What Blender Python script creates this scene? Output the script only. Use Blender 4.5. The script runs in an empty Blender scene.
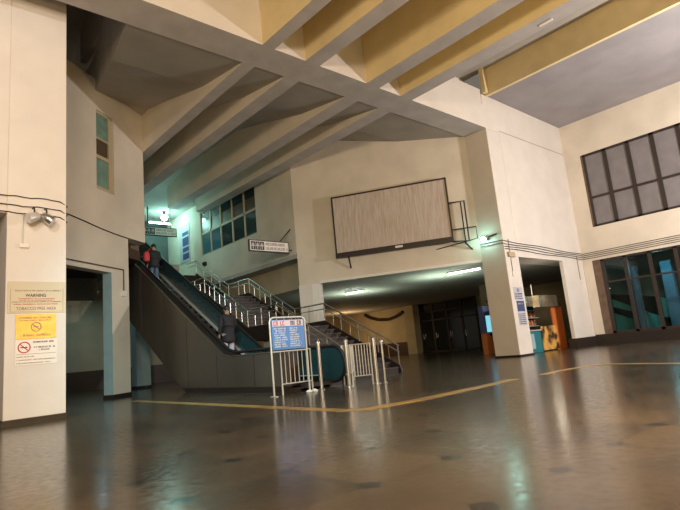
import bpy, bmesh, math, random
from mathutils import Vector, Matrix
random.seed(7)
PI = math.pi
COL = bpy.context.scene.collection
R = math.radians

# ------------------------------------------------------------------ materials
def mat(name, color, rough=0.6, metal=0.0, var=0.0, scale=3.0, bump=0.0, bscale=20.0, emit=None, estr=0.0,
        spec=0.5, color2=None, stretch=(1, 1, 1), lo=0.35, hi=0.65):
    m = bpy.data.materials.new(name); m.use_nodes = True
    nt = m.node_tree; b = nt.nodes['Principled BSDF']
    b.inputs['Base Color'].default_value = (*color, 1)
    b.inputs['Roughness'].default_value = rough
    b.inputs['Metallic'].default_value = metal
    b.inputs['Specular IOR Level'].default_value = spec
    tc = nt.nodes.new('ShaderNodeTexCoord')
    mp = nt.nodes.new('ShaderNodeMapping'); mp.inputs['Scale'].default_value = stretch
    nt.links.new(tc.outputs['Object'], mp.inputs['Vector'])
    if var > 0 or color2:
        n = nt.nodes.new('ShaderNodeTexNoise'); n.inputs['Scale'].default_value = scale
        n.inputs['Detail'].default_value = 6
        nt.links.new(mp.outputs['Vector'], n.inputs['Vector'])
        r = nt.nodes.new('ShaderNodeValToRGB')
        r.color_ramp.elements[0].position = lo; r.color_ramp.elements[1].position = hi
        c2 = color2 or tuple(c * (1 - var) for c in color)
        r.color_ramp.elements[0].color = (*c2, 1); r.color_ramp.elements[1].color = (*color, 1)
        nt.links.new(n.outputs['Fac'], r.inputs['Fac'])
        nt.links.new(r.outputs['Color'], b.inputs['Base Color'])
    if bump > 0:
        n2 = nt.nodes.new('ShaderNodeTexNoise'); n2.inputs['Scale'].default_value = bscale
        n2.inputs['Detail'].default_value = 5
        nt.links.new(mp.outputs['Vector'], n2.inputs['Vector'])
        bp = nt.nodes.new('ShaderNodeBump'); bp.inputs['Strength'].default_value = bump
        bp.inputs['Distance'].default_value = 0.02
        nt.links.new(n2.outputs['Fac'], bp.inputs['Height']); nt.links.new(bp.outputs['Normal'], b.inputs['Normal'])
    if emit:
        b.inputs['Emission Color'].default_value = (*emit, 1); b.inputs['Emission Strength'].default_value = estr
    return m

M = {}
M['plaster'] = mat('cream plaster', (0.74, 0.67, 0.56), 0.75, var=0.12, scale=0.9, bump=0.15, bscale=9)
M['pillar'] = mat('pillar plaster', (0.76, 0.71, 0.65), 0.7, var=0.08, scale=1.2, bump=0.12, bscale=9)
M['jsodium'] = mat('cream joist side with sodium light in its colour', (0.80, 0.66, 0.38), 0.8, var=0.10, scale=1.5, bump=0.15, bscale=8)  # yellow sodium light on joist and edge beam sides, put into the colour
M['soffit'] = mat('grey concrete', (0.52, 0.49, 0.47), 0.85, var=0.16, scale=1.5, bump=0.25, bscale=8)
M['slab'] = mat('ceiling concrete', (0.44, 0.41, 0.37), 0.9, var=0.15, scale=0.8, bump=0.2, bscale=8)
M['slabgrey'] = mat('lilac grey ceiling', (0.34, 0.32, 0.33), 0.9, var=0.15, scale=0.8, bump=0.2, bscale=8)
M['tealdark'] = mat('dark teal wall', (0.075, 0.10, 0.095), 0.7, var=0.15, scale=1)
M['darkwall'] = mat('dim wall paint', (0.30, 0.30, 0.25), 0.8, var=0.15, scale=1)
M['beige'] = mat('beige wall paint', (0.52, 0.43, 0.28), 0.75, var=0.15, scale=1)
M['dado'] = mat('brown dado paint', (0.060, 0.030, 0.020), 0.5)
M['granite'] = mat('dark granite', (0.030, 0.022, 0.018), 0.35, var=0.3, scale=30)
M['stone'] = mat('dark brown stair stone', (0.024, 0.014, 0.010), 0.55, var=0.3, scale=12)
M['nosing'] = mat('worn step nosing', (0.05, 0.034, 0.026), 0.5)
M['clad'] = mat('brushed escalator cladding', (0.155, 0.13, 0.105), 0.30, metal=0.45, var=0.25, scale=1.2, stretch=(1, .6, .25), bump=0.04)
M['steel'] = mat('stainless steel', (0.60, 0.59, 0.56), 0.32, metal=1.0)
M['steelmat'] = mat('painted pale steel', (0.62, 0.60, 0.56), 0.35, metal=0.3)
M['darksteel'] = mat('dark painted steel', (0.035, 0.028, 0.024), 0.45, metal=0.4)
M['black'] = mat('black rubber', (0.012, 0.012, 0.014), 0.4)
M['brownframe'] = mat('brown window frame', (0.030, 0.021, 0.018), 0.5)
M['paleframe'] = mat('pale painted window frame', (0.50, 0.42, 0.28), 0.5)
M['reveal'] = mat('brown window reveal', (0.17, 0.11, 0.075), 0.7, var=0.3, scale=4)
M['white'] = mat('white enamel', (0.80, 0.78, 0.74), 0.4)
M['paper'] = mat('white notice', (0.80, 0.76, 0.72), 0.35)
M['grime'] = mat('stained notice paper', (0.50, 0.50, 0.55), 0.5)
M['ink'] = mat('dark ink', (0.03, 0.025, 0.03), 0.6)
M['fadedink'] = mat('faded ink', (0.28, 0.20, 0.18), 0.6)
M['red'] = mat('red ink', (0.60, 0.06, 0.05), 0.5)
M['brass'] = mat('brass plaque', (0.62, 0.44, 0.15), 0.36, metal=1.0, var=0.15, scale=8)
M['blue'] = mat('blue board', (0.10, 0.26, 0.66), 0.4, var=0.25, scale=3)
M['pink'] = mat('pale pink strip', (0.72, 0.58, 0.62), 0.5)
M['navy'] = mat('navy print', (0.06, 0.08, 0.20), 0.5)
M['orange'] = mat('orange laminate', (0.62, 0.17, 0.04), 0.45)
M['teal'] = mat('teal kiosk panel', (0.03, 0.20, 0.24), 0.4)
M['paleteal'] = mat('pale teal paint and teal lit column', (0.36, 0.52, 0.56), 0.6, var=0.1)  # on the column under the escalator this teal is its light, painted in
M['foil'] = mat('silver fascia', (0.62, 0.55, 0.42), 0.25, metal=0.9, var=0.45, scale=3, bump=0.1, bscale=4)
M['food'] = mat('yellow food picture', (0.75, 0.42, 0.10), 0.5, color2=(0.07, 0.03, 0.02), scale=2.2, lo=.42, hi=.58)
M['goods'] = mat('mixed goods', (0.40, 0.25, 0.16), 0.6, color2=(0.03, 0.03, 0.04), scale=9)
M['frost'] = mat('frosted window glass', (0.22, 0.205, 0.215), 0.45, var=0.14, scale=2.5, spec=0.5)
M['canvas'] = mat('weathered hoarding sheet', (0.60, 0.54, 0.50), 0.8, color2=(0.47, 0.38, 0.29), scale=5, stretch=(3.5, 3.5, 0.3), lo=0.30, hi=0.62)
M['tube'] = mat('lit fluorescent tube', (1, 1, 1), 0.4, emit=(0.93, 1.0, 0.93), estr=9)
M['tubecool'] = mat('lit cool tube', (1, 1, 1), 0.4, emit=(0.75, 1.0, 0.95), estr=9)
M['bulb'] = mat('lit cool bulb', (1, 1, 1), 0.4, emit=(0.45, 1.0, 0.88), estr=40)
M['screen'] = mat('lit screen', (0.2, 0.5, 0.7), 0.3, emit=(0.25, 0.7, 0.85), estr=0.9)
M['yellow'] = mat('worn yellow floor strip', (0.52, 0.35, 0.09), 0.32, color2=(0.26, 0.19, 0.09), scale=3)
M['skin'] = mat('skin', (0.33, 0.19, 0.12), 0.5)
M['hair'] = mat('black hair', (0.012, 0.010, 0.009), 0.5)
M['jacket'] = mat('dark jacket cloth', (0.016, 0.013, 0.016), 0.8, var=0.3, scale=20)
M['grayjacket'] = mat('charcoal jacket cloth', (0.018, 0.021, 0.025), 0.8)
M['jeans'] = mat('blue jeans', (0.10, 0.17, 0.27), 0.8, var=0.3, scale=15)
M['palecloth'] = mat('pale trousers', (0.44, 0.40, 0.44), 0.8)
M['redbag'] = mat('red bag cloth', (0.52, 0.05, 0.06), 0.6)
M['plastic'] = mat('crumpled white plastic', (0.75, 0.74, 0.70), 0.4)
M['tealglow'] = mat('stair side with teal light in its colour', (0.16, 0.50, 0.52), 0.6)  # teal light falling on the outdoor stair, put into its colour
M['outblue'] = mat('blue outdoor column', (0.12, 0.22, 0.34), 0.6)
M['doorglass'] = mat('dark door pane', (0.012, 0.016, 0.014), 0.12, spec=0.8)
M['greenpane'] = mat('greenish frosted pane', (0.20, 0.36, 0.30), 0.35, var=0.35, scale=3)
M['darkpane'] = mat('dark reflective pane', (0.016, 0.034, 0.040), 0.10, spec=1.0)
M['brownpane'] = mat('brown blind behind pane', (0.085, 0.060, 0.032), 0.35)
M['bluepane'] = mat('blue lit pane', (0.05, 0.15, 0.20), 0.10, spec=1.0)

def glass(name, tint, mix=0.12, rough=0.02):
    m = bpy.data.materials.new(name); m.use_nodes = True; nt = m.node_tree
    for n in list(nt.nodes): nt.nodes.remove(n)
    o = nt.nodes.new('ShaderNodeOutputMaterial'); mx = nt.nodes.new('ShaderNodeMixShader')
    t = nt.nodes.new('ShaderNodeBsdfTransparent'); t.inputs['Color'].default_value = (*tint, 1)
    g = nt.nodes.new('ShaderNodeBsdfGlossy'); g.inputs['Roughness'].default_value = rough
    lw = nt.nodes.new('ShaderNodeLayerWeight'); lw.inputs['Blend'].default_value = mix
    nt.links.new(lw.outputs['Fresnel'], mx.inputs['Fac'])
    nt.links.new(t.outputs[0], mx.inputs[1]); nt.links.new(g.outputs[0], mx.inputs[2]); nt.links.new(mx.outputs[0], o.inputs[0])
    return m
M['glass'] = glass('clear window glass', (0.75, 0.85, 0.85), 0.25)
M['tealglass'] = mat('smoked teal balustrade glass', (0.022, 0.062, 0.070), 0.10, spec=1.0)

def floor_mat():
    m = bpy.data.materials.new('polished stone floor'); m.use_nodes = True; nt = m.node_tree; N = nt.nodes; L = nt.links
    b = N['Principled BSDF']
    tc = N.new('ShaderNodeTexCoord'); sp = N.new('ShaderNodeSeparateXYZ'); L.new(tc.outputs['Object'], sp.inputs[0])
    def mth(op, a, bb=None, c=None):
        n = N.new('ShaderNodeMath'); n.operation = op
        for i, v in enumerate((a, bb, c)):
            if v is None: continue
            if isinstance(v, (int, float)): n.inputs[i].default_value = v
            else: L.new(v, n.inputs[i])
        return n.outputs[0]
    P = 0.84
    def tri(sock, off):   # distance to the nearest grid line
        return mth('PINGPONG', mth('ADD', sock, -off + 84.0), P / 2)
    dx = tri(sp.outputs['X'], 2.35); dy = tri(sp.outputs['Y'], 0.02)
    dia = mth('LESS_THAN', mth('ADD', dx, dy), 0.10)
    grout = mth('LESS_THAN', mth('MINIMUM', dx, dy), 0.005)
    n1 = N.new('ShaderNodeTexNoise'); n1.inputs['Scale'].default_value = 1.1; n1.inputs['Detail'].default_value = 8
    L.new(tc.outputs['Object'], n1.inputs['Vector'])
    n2 = N.new('ShaderNodeTexNoise'); n2.inputs['Scale'].default_value = 14; n2.inputs['Detail'].default_value = 6
    L.new(tc.outputs['Object'], n2.inputs['Vector'])
    # each slab has its own shade
    cx = mth('FLOOR', mth('DIVIDE', mth('ADD', sp.outputs['X'], -2.35 + 84), P)); cy = mth('FLOOR', mth('DIVIDE', mth('ADD', sp.outputs['Y'], -0.02 + 84), P))
    cb = N.new('ShaderNodeCombineXYZ'); L.new(cx, cb.inputs[0]); L.new(cy, cb.inputs[1])
    wn = N.new('ShaderNodeTexWhiteNoise'); wn.noise_dimensions = '2D'; L.new(cb.outputs[0], wn.inputs['Vector'])
    f = mth('ADD', mth('MULTIPLY', n1.outputs['Fac'], 0.6), mth('ADD', mth('MULTIPLY', n2.outputs['Fac'], 0.25), mth('MULTIPLY', wn.outputs['Value'], 0.22)))
    r = N.new('ShaderNodeValToRGB'); r.color_ramp.elements[0].position = 0.33; r.color_ramp.elements[1].position = 0.72
    r.color_ramp.elements[0].color = (0.036, 0.026, 0.018, 1); r.color_ramp.elements[1].color = (0.098, 0.073, 0.049, 1)
    L.new(f, r.inputs['Fac'])
    mx = N.new('ShaderNodeMix'); mx.data_type = 'RGBA'; L.new(dia, mx.inputs['Factor']); L.new(r.outputs['Color'], mx.inputs['A'])
    mx.inputs['B'].default_value = (0.008, 0.006, 0.005, 1)
    m2 = N.new('ShaderNodeMix'); m2.data_type = 'RGBA'; L.new(mth('MULTIPLY', grout, 0.6), m2.inputs['Factor']); L.new(mx.outputs['Result'], m2.inputs['A'])
    m2.inputs['B'].default_value = (0.035, 0.024, 0.017, 1)
    L.new(m2.outputs['Result'], b.inputs['Base Color'])
    rr = N.new('ShaderNodeMapRange'); L.new(n2.outputs['Fac'], rr.inputs['Value']); rr.inputs['From Min'].default_value = 0.3; rr.inputs['From Max'].default_value = 0.7
    rr.inputs['To Min'].default_value = 0.14; rr.inputs['To Max'].default_value = 0.26
    L.new(rr.outputs['Result'], b.inputs['Roughness'])
    b.inputs['Specular IOR Level'].default_value = 0.55
    bp = N.new('ShaderNodeBump'); bp.inputs['Strength'].default_value = 0.05; bp.inputs['Distance'].default_value = 0.02
    n3 = N.new('ShaderNodeTexNoise'); n3.inputs['Scale'].default_value = 2.2; n3.inputs['Detail'].default_value = 3; L.new(tc.outputs['Object'], n3.inputs['Vector'])
    L.new(n3.outputs['Fac'], bp.inputs['Height']); L.new(bp.outputs['Normal'], b.inputs['Normal'])
    return m
M['floor'] = floor_mat()

# ------------------------------------------------------------------ mesh builder
class MB:
    def __init__(s): s.v = []; s.f = []
    def add(s, vs, fs):
        o = len(s.v); s.v += [tuple(v) for v in vs]; s.f += [tuple(i + o for i in f) for f in fs]; return s
    def box(s, x0, x1, y0, y1, z0, z1):
        return s.add([(x, y, z) for z in (z0, z1) for y in (y0, y1) for x in (x0, x1)],
                     [(0, 2, 3, 1), (4, 5, 7, 6), (0, 1, 5, 4), (2, 6, 7, 3), (0, 4, 6, 2), (1, 3, 7, 5)])
    def hexa(s, p):   # 8 points: bottom 4 ccw, top 4 ccw
        return s.add(p, [(3, 2, 1, 0), (4, 5, 6, 7), (0, 1, 5, 4), (1, 2, 6, 5), (2, 3, 7, 6), (3, 0, 4, 7)])
    def prism(s, pts, vec):   # polygon (3-D points) swept along vec
        n = len(pts); q = [Vector(p) + Vector(vec) for p in pts]
        return s.add(list(pts) + q, [tuple(range(n))[::-1], tuple(range(n, 2 * n))] + [(i, (i + 1) % n, n + (i + 1) % n, n + i) for i in range(n)])
    def tube(s, pts, r, n=10, closed=False):
        pts = [Vector(p) for p in pts]; rings = []
        m = len(pts)
        up = None
        for i, p in enumerate(pts):
            if closed: t = (pts[(i + 1) % m] - pts[i - 1])
            else: t = (pts[min(i + 1, m - 1)] - pts[max(i - 1, 0)])
            t.normalize()
            if up is None:
                a = Vector((0, 0, 1)) if abs(t.z) < 0.9 else Vector((1, 0, 0))
                u = t.cross(a).normalized()
            else:
                u = (up - t * up.dot(t)); u = u.normalized() if u.length > 1e-6 else t.orthogonal().normalized()
            up = u; w = t.cross(u)
            rings.append([p + (u * math.cos(2 * PI * k / n) + w * math.sin(2 * PI * k / n)) * r for k in range(n)])
        vs = [v for rg in rings for v in rg]; fs = []
        mm = m if closed else m - 1
        for i in range(mm):
            j = (i + 1) % m
            for k in range(n):
                fs.append((i * n + k, i * n + (k + 1) % n, j * n + (k + 1) % n, j * n + k))
        if not closed:
            fs.append(tuple(range(n))[::-1]); fs.append(tuple(range((m - 1) * n, m * n)))
        return s.add(vs, fs)
    def lathe(s, prof, c, n=20, axis=(0, 0, 1)):   # prof: (radius, height) list
        ax = Vector(axis).normalized(); a = ax.orthogonal().normalized(); b = ax.cross(a); c = Vector(c)
        vs = []; fs = []
        for (r, h) in prof:
            for k in range(n):
                vs.append(c + ax * h + (a * math.cos(2 * PI * k / n) + b * math.sin(2 * PI * k / n)) * r)
        for i in range(len(prof) - 1):
            for k in range(n):
                fs.append((i * n + k, i * n + (k + 1) % n, (i + 1) * n + (k + 1) % n, (i + 1) * n + k))
        fs.append(tuple(range(n))[::-1]); fs.append(tuple(range((len(prof) - 1) * n, len(prof) * n)))
        return s.add(vs, fs)
    def build(s, name, m, parent=None, bevel=0.0, smooth=False):
        me = bpy.data.meshes.new(name)
        base = parent_loc(parent)
        me.from_pydata([(x - base[0], y - base[1], z - base[2]) for (x, y, z) in s.v], [], s.f)
        bm = bmesh.new(); bm.from_mesh(me); bmesh.ops.recalc_face_normals(bm, faces=bm.faces); bm.to_mesh(me); bm.free()
        me.materials.append(M[m] if isinstance(m, str) else m)
        if smooth:
            for p in me.polygons: p.use_smooth = True
            try: me.set_sharp_from_angle(angle=R(40))
            except Exception: pass
        o = bpy.data.objects.new(name, me); COL.objects.link(o)
        if parent: o.parent = parent
        if bevel > 0:
            bv = o.modifiers.new('bevel', 'BEVEL'); bv.width = bevel; bv.segments = 2; bv.limit_method = 'ANGLE'; bv.angle_limit = R(40)
        return o
def paint_faces(o, m, test, m2='plaster'):
    o.data.materials.append(M[m]); o.data.materials.append(M[m2])
    for p in o.data.polygons:
        if test(p.normal): p.material_index = 1 if p.center.y < 10 else 2
    return o
def parent_loc(p):
    v = Vector((0, 0, 0))
    while p is not None:
        v += p.location; p = p.parent
    return v
def tag(o, label, cat, group=None):
    o['label'] = label; o['category'] = cat
    if group: o['group'] = group
    return o
def thing(name, label, cat, loc, group=None):
    o = bpy.data.objects.new(name, None); COL.objects.link(o); o.location = loc; o.empty_display_size = 0.2
    return tag(o, label, cat, group)
def struct(o): o['kind'] = 'structure'; return o
def frame(origin, u, w):
    """points on an upright plane: origin + u*s + up*h + w*d"""
    O = Vector(origin); U = Vector(u).normalized(); W = Vector(w).normalized()
    return lambda s, h, d=0.0: O + U * s + Vector((0, 0, h)) + W * d
def slabbox(mb, P, s0, s1, h0, h1, d0, d1):
    return mb.hexa([P(s0, h0, d0), P(s1, h0, d0), P(s1, h0, d1), P(s0, h0, d1), P(s0, h1, d0), P(s1, h1, d0), P(s1, h1, d1), P(s0, h1, d1)])
def words(mb, P, s0, s1, h0, h1, d, n=None, gap=0.25):
    """a line of small illegible characters"""
    w = (h1 - h0) * 0.62; s = s0
    while s + w < s1:
        k = random.random()
        if k > 0.14:
            t = w * 0.26
            a = random.choice((0, 1, 2, 3))
            slabbox(mb, P, s, s + t, h0, h1, d, d + 0.004)
            if a in (0, 1): slabbox(mb, P, s + t, s + w * .8, h1 - t, h1, d, d + 0.004)
            if a in (1, 2): slabbox(mb, P, s + t, s + w * .8, h0, h0 + t, d, d + 0.004)
            if a in (0, 3): slabbox(mb, P, s + w * .55, s + w * .8, h0, h1, d, d + 0.004)
        s += w
    return mb
def text_mesh(name, body, P, s, h, size, m, parent, d=0.006, width=None):
    cu = bpy.data.curves.new(name, 'FONT'); cu.body = body; cu.size = size; cu.align_x = 'CENTER'; cu.align_y = 'CENTER'; cu.extrude = 0.001
    cu.offset = size * 0.012
    t = bpy.data.objects.new(name, cu); COL.objects.link(t)
    bpy.context.view_layer.update()
    me = bpy.data.meshes.new_from_object(t.evaluated_get(bpy.context.evaluated_depsgraph_get()))
    bpy.data.objects.remove(t)
    xs = [v.co.x for v in me.vertices]; sc = 1.0
    if width and xs: sc = width / (max(xs) - min(xs))
    base = parent_loc(parent)
    for v in me.vertices:
        v.co = P(s + v.co.x * sc, h + v.co.y, d + v.co.z) - base
    me.materials.clear(); me.materials.append(M[m])
    o = bpy.data.objects.new(name, me); COL.objects.link(o); o.parent = parent
    return o

# ------------------------------------------------------------------ key numbers of the hall (metres)
YB0, YB1 = 9.95, 10.93          # main beam / facade thickness
ZB = 8.65                       # underside of beam and joists
XR = 23.45                      # right-hand window wall
AZ = R(122); WD = Vector((math.cos(AZ), math.sin(AZ), 0)); W0 = Vector((17.07, 10.93, 0)); WL = 7.45
W1 = W0 + WD * WL
WN = Vector((-math.sin(AZ), math.cos(AZ), 0))            # points towards the camera side (-x,-y)
LZ = R(35); LD = Vector((math.cos(LZ), math.sin(LZ), 0)); LO = Vector((6.2, 17.5, 0)); LN = Vector((math.sin(LZ), -math.cos(LZ), 0))
MEZ = 5.2

# ------------------------------------------------------------------ setting
struct(MB().box(-12, 40, -12, 40, -0.2, 0).build('floor', 'floor'))

def slab_z(y):
    pts = [(10.5, 8.66), (10.93, 8.67), (13.2, 9.02), (15.7, 9.68), (17.5, 10.1), (22, 10.1), (26, 9.6), (30.4, 9.5)]
    for (a, za), (b, zb) in zip(pts, pts[1:]):
        if y <= b: t = (y - a) / (b - a); return za + (zb - za) * t
    return pts[-1][1]
mb = MB(); ys = [10.9, 11.5, 12.2, 13.2, 14, 14.9, 15.7, 16.5, 17.5, 19, 22, 24, 26, 28, 30.4]
rows = []
for y in ys:
    xl = 3.95 + (y - 11) * 0.178 if y < 16.7 else (4.95 if y < 17.5 else 5.0)
    rows.append([(xl, y, slab_z(y)), (17.3, y, slab_z(y)), (17.3, y, 11.2), (xl, y, 11.2)])
vs = [p for r in rows for p in r]; fs = []
for i in range(len(rows) - 1):
    for k in range(4):
        fs.append((i * 4 + k, i * 4 + (k + 1) % 4, (i + 1) * 4 + (k + 1) % 4, (i + 1) * 4 + k))
fs += [(0, 1, 2, 3), tuple(len(vs) - 4 + k for k in (3, 2, 1, 0))]
mb.add(vs, fs); struct(mb.build('ceiling', 'slab'))
struct(MB().box(-6, 17.43, -10, 10.93, 11.1, 11.35).build('ceiling.001', 'slab'))         # high slab over the joists
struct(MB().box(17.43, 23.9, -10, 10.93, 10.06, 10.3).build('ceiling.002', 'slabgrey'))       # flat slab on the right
struct(MB().box(-6, 5.6, 10.93, 24, 12.4, 12.6).build('ceiling.003', 'slab'))             # dark pocket, upper left
# mezzanine slab over the back room
mz = MB().prism([(17.3, 11.0, 3.65), (18.05, 10.93, 3.65), (31.2, 10.93, 3.65), (31.2, 36, 3.65), (13.95, 36, 3.65), (13.95, 17.9, 3.65), (13.55, 17.3, 3.65)], (0, 0, 1.3))
struct(mz.build('ceiling.004', 'soffit'))
# upper floor beyond the stairs
struct(MB().box(6.9, 8.6, 22.6, 30.4, 4.95, MEZ).box(8.6, 9.9, 21.7, 30.4, 4.95, MEZ).box(9.9, 13.2, 24.6, 30.4, 4.95, MEZ).build('floor.001', 'darkwall'))
# left block ceiling above the doorway room
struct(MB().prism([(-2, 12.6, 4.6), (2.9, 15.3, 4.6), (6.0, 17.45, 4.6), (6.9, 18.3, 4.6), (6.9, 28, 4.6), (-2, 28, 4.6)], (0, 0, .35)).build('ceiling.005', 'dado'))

# facade wall (right of main pillar) and the wall above the beam
fw = MB().box(18.0, XR, YB0, YB1, 3.65, ZB).box(17.07, XR, YB0, YB1, ZB, 10.06)
struct(fw.build('wall_facade', 'pillar'))
struct(MB().box(-6, 17.08, YB0 + .02, YB1, 9.60, 10.25).box(-6, 17.4, YB1 - .15, YB1, 10.25, 11.1).build('wall_above_beam', 'pillar'))
struct(MB().box(18.02, 23.43, YB0 - .012, YB0, 8.70, 8.73).build('trim_1', 'slab'))
# billboard wall
P = frame(W0, WD, WN)
bw = MB(); slabbox(bw, P, 0, WL, 3.62, 10.2, -0.35, 0.0)
struct(bw.build('wall_hoarding', 'plaster'))
tb = MB(); slabbox(tb, P, 0.05, WL - .9, 3.60, 3.70, 0.0, 0.03); struct(tb.build('trim_2', 'white'))
# hall wall beside the stairs
HX = 13.12
hw = MB().box(HX, HX + .3, 17.25, 20.2, 4.98, 10.1).box(HX, HX + .3, 20.2, 25.85, 4.98, 6.55).box(HX, HX + .3, 20.2, 25.85, 9.02, 10.1).box(HX, HX + .3, 25.85, 30.4, 4.98, 10.1)
struct(hw.build('wall_right', 'plaster'))
struct(MB().box(HX, 13.95, 17.35, 36, 4.80, 4.98).build('ceiling.006', 'soffit'))
struct(MB().box(13.9, 13.95, 17.9, 36, 3.65, 4.80).build('wall_under_landing', 'beige'))
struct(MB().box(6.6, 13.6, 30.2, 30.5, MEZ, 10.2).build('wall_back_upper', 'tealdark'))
struct(MB().box(6.6, 6.9, 18.4, 30.4, 4.9, 10.3).build('wall_left_upper', 'reveal'))
# angled left wall with doorway and narrow window
P = frame(LO, LD, LN)
lw = MB()
sE = 0.98                                     # right end of overhanging upper wall
slabbox(lw, P, -4.3, -1.52, 5.18, 6.55, -0.35, 0.0)
slabbox(lw, P, -0.66, sE, 5.18, 10.3, -0.35, 0.0)
slabbox(lw, P, -1.52, -0.66, 5.18, 6.55, -0.35, 0.0)
slabbox(lw, P, -1.52, -0.66, 9.25, 10.3, -0.35, 0.0)
slabbox(lw, P, -4.3, -1.52, 6.55, 10.3, -0.35, 0.0)
slabbox(lw, P, -4.3, 0, 3.92, 5.18, -0.35, 0.0)
slabbox(lw, P, -0.86, 0, 0.0, 3.92, -0.32, 0.0)
slabbox(lw, P, -4.3, -3.4, 0.0, 3.92, -0.35, 0.0)
struct(lw.build('wall_left', 'plaster'))
jb = MB(); slabbox(jb, P, -0.875, -0.86, 0.0, 3.92, -0.32, -0.0); struct(jb.build('trim_3', 'paleteal'))
bb = MB(); slabbox(bb, P, -0.89, 0.02, 0.0, 0.13, -0.34, 0.02); struct(bb.build('baseboard_left', 'granite'))
hi = MB(); slabbox(hi, P, -6, -0.9, 10.3, 12.4, -1.6, -1.3); struct(hi.build('wall_pocket', 'slab'))
struct(MB().box(4.7, 4.9, 12.5, 17.4, 11.2, 12.4).build('wall_pocket_side', 'slab'))
# room behind the doorway, and the wall far under the escalator
struct(MB().box(-3, 13.9, 28, 28.2, 0.95, 5.0).build('wall_back_lower', 'beige'))
struct(MB().box(-3, 13.9, 27.97, 28.2, 0, 0.95).build('trim_4', 'dado'))
struct(MB().box(-2.0, 6.6, 22.2, 22.6, 3.75, 4.6).build('trim_5', 'darkwall'))
# back room, right
struct(MB().box(31, 31.2, 10.9, 20.8, 0, 3.65).box(31, 31.2, 26.9, 36, 0.95, 3.65).box(13.9, 31, 35.8, 36, 0, 3.65).build('wall_back_room', 'beige'))
struct(MB().box(30.97, 31.2, 26.9, 36, 0, 0.95).build('trim_6', 'dado'))
struct(MB().box(XR, 31, 10.6, 10.93, 0, 3.65).build('wall_back_room_side', 'darkwall'))
# right window wall
rw = MB().box(XR, XR + .45, -10, 9.95, 8.43, 10.06).box(XR, XR + .45, 9.24, 9.95, 5.1, 8.43).box(XR, XR + .45, -10, 9.95, 3.65, 5.1)
struct(rw.build('wall_window_side', 'plaster'))
struct(MB().box(XR - .04, XR + .5, -10, 9.93, 0, 0.45).box(21.5, XR + .4, YB0 - .03, YB0 + .3, 0, 0.40).build('baseboard_right', 'granite'))
struct(MB().box(XR + .005, XR + .35, 9.55, 9.95, 0.40, 3.65).build('wall_window_corner', 'plaster'))
struct(MB().box(XR + .03, XR + .35, 9.22, 9.56, 0.45, 3.65).box(XR + .01, XR + .3, 9.16, 9.26, 5.1, 8.43).build('trim_7', 'reveal'))

# pillars
def pillar(label, x0, x1, y0, y1, z0, z1, m='pillar', base=0.12, name='square_pillar'):
    t = thing(name, label, 'pillar', ((x0 + x1) / 2, (y0 + y1) / 2, z0))
    MB().box(x0, x1, y0, y1, z0 + base, z1).build('shaft', m, t, bevel=0.012)
    if base: MB().box(x0 - .02, x1 + .02, y0 - .02, y1 + .02, z0, z0 + base).build('plinth', 'granite', t)
    return t
pillar('tall cream pillar at the left edge carrying the warning notices and brass plaque', 1.80, 2.87, 11.70, 12.7, 0, 12.4)
struct(MB().box(-4, 1.80, 11.72, 12.1, 4.12, 12.4).build('wall_left_front', 'pillar'))
struct(MB().box(-4, 2.4, 16.0, 16.2, 0, 4.6).build('wall_left_passage', 'darkwall'))
pillar('tall cream pillar in the middle of the hall under the end of the main beam, papers taped on it', 17.07, 18.0, YB0, YB1 + .02, 0, ZB, base=0.07)
pillar('short wide cream pier right of the snack kiosk at the window corner', 21.54, XR, YB0, YB0 + .16, 0.39, 3.66, base=0)
t = thing('square_pillar', 'cream corner column with white tiled side behind the staircase railing', 'pillar', tuple(W1))
P = frame(W0, WD, WN); c = MB(); slabbox(c, P, WL - .55, WL + .02, 0, 3.62, -.55, 0.015); c.build('shaft', 'pillar', t)
c = MB()
for i in range(14):
    for j in range(2):
        slabbox(c, P, WL - .90 + j * .175, WL - .74 + j * .175, 0.9 + i * .19, 1.07 + i * .19, -.02, 0.01)
slabbox(c, P, WL - .91, WL - .55, 0, 3.62, -.3, -0.0)
c.build('tile_facing', 'white', t)
pillar('pale blue lit column standing under the escalator', 8.15, 8.75, 22.3, 22.9, 0, 4.95, m='paleteal', base=0.12)
pillar('cream column beside the dark glazed doors at the back of the lower hall', 30.3, 30.95, 26.0, 26.9, 0, 3.65, m='beige', base=0)
pillar('short cream column standing behind the orange ticket machine', 25.2, 26.2, 15.6, 16.6, 0, 3.65, m='beige', base=0)

# beams and joists
tag(paint_faces(MB().box(-6, 17.07, YB0, YB1, ZB, 9.62).build('main_beam', 'soffit'), 'pillar', lambda n: n.y < -.5), 'long deep concrete main beam running from upper left down to the middle pillar', 'beam')
joists = [('first', 7.0, 7.37, 24.5), ('second', 8.38, 8.88, 24.5), ('third', 10.70, 11.25, 24.5), ('fourth', 12.22, 12.78, 24.5)]
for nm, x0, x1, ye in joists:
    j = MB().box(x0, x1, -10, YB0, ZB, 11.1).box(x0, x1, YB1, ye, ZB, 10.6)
    tag(paint_faces(j.build('ceiling_joist', 'soffit'), 'jsodium', lambda n: abs(n.x) > .5), '%s deep concrete ceiling joist from the left crossing the main beam' % nm, 'joist', 'ceiling joists across the main beam')  # sides before the beam carry yellow light as colour, plain plaster behind it
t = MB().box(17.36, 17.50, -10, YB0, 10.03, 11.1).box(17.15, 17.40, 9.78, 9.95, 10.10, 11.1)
tag(t.build('ceiling_joist', 'jsodium'), 'shallow yellowish beam edging the flat ceiling right of the deep joists', 'joist')
tag(MB().box(12.52, 12.60, 5.0, 5.35, ZB - .03, ZB).build('ceiling_bracket', 'white'), 'small white bracket under the fourth ceiling joist near the top edge', 'bracket')

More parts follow.
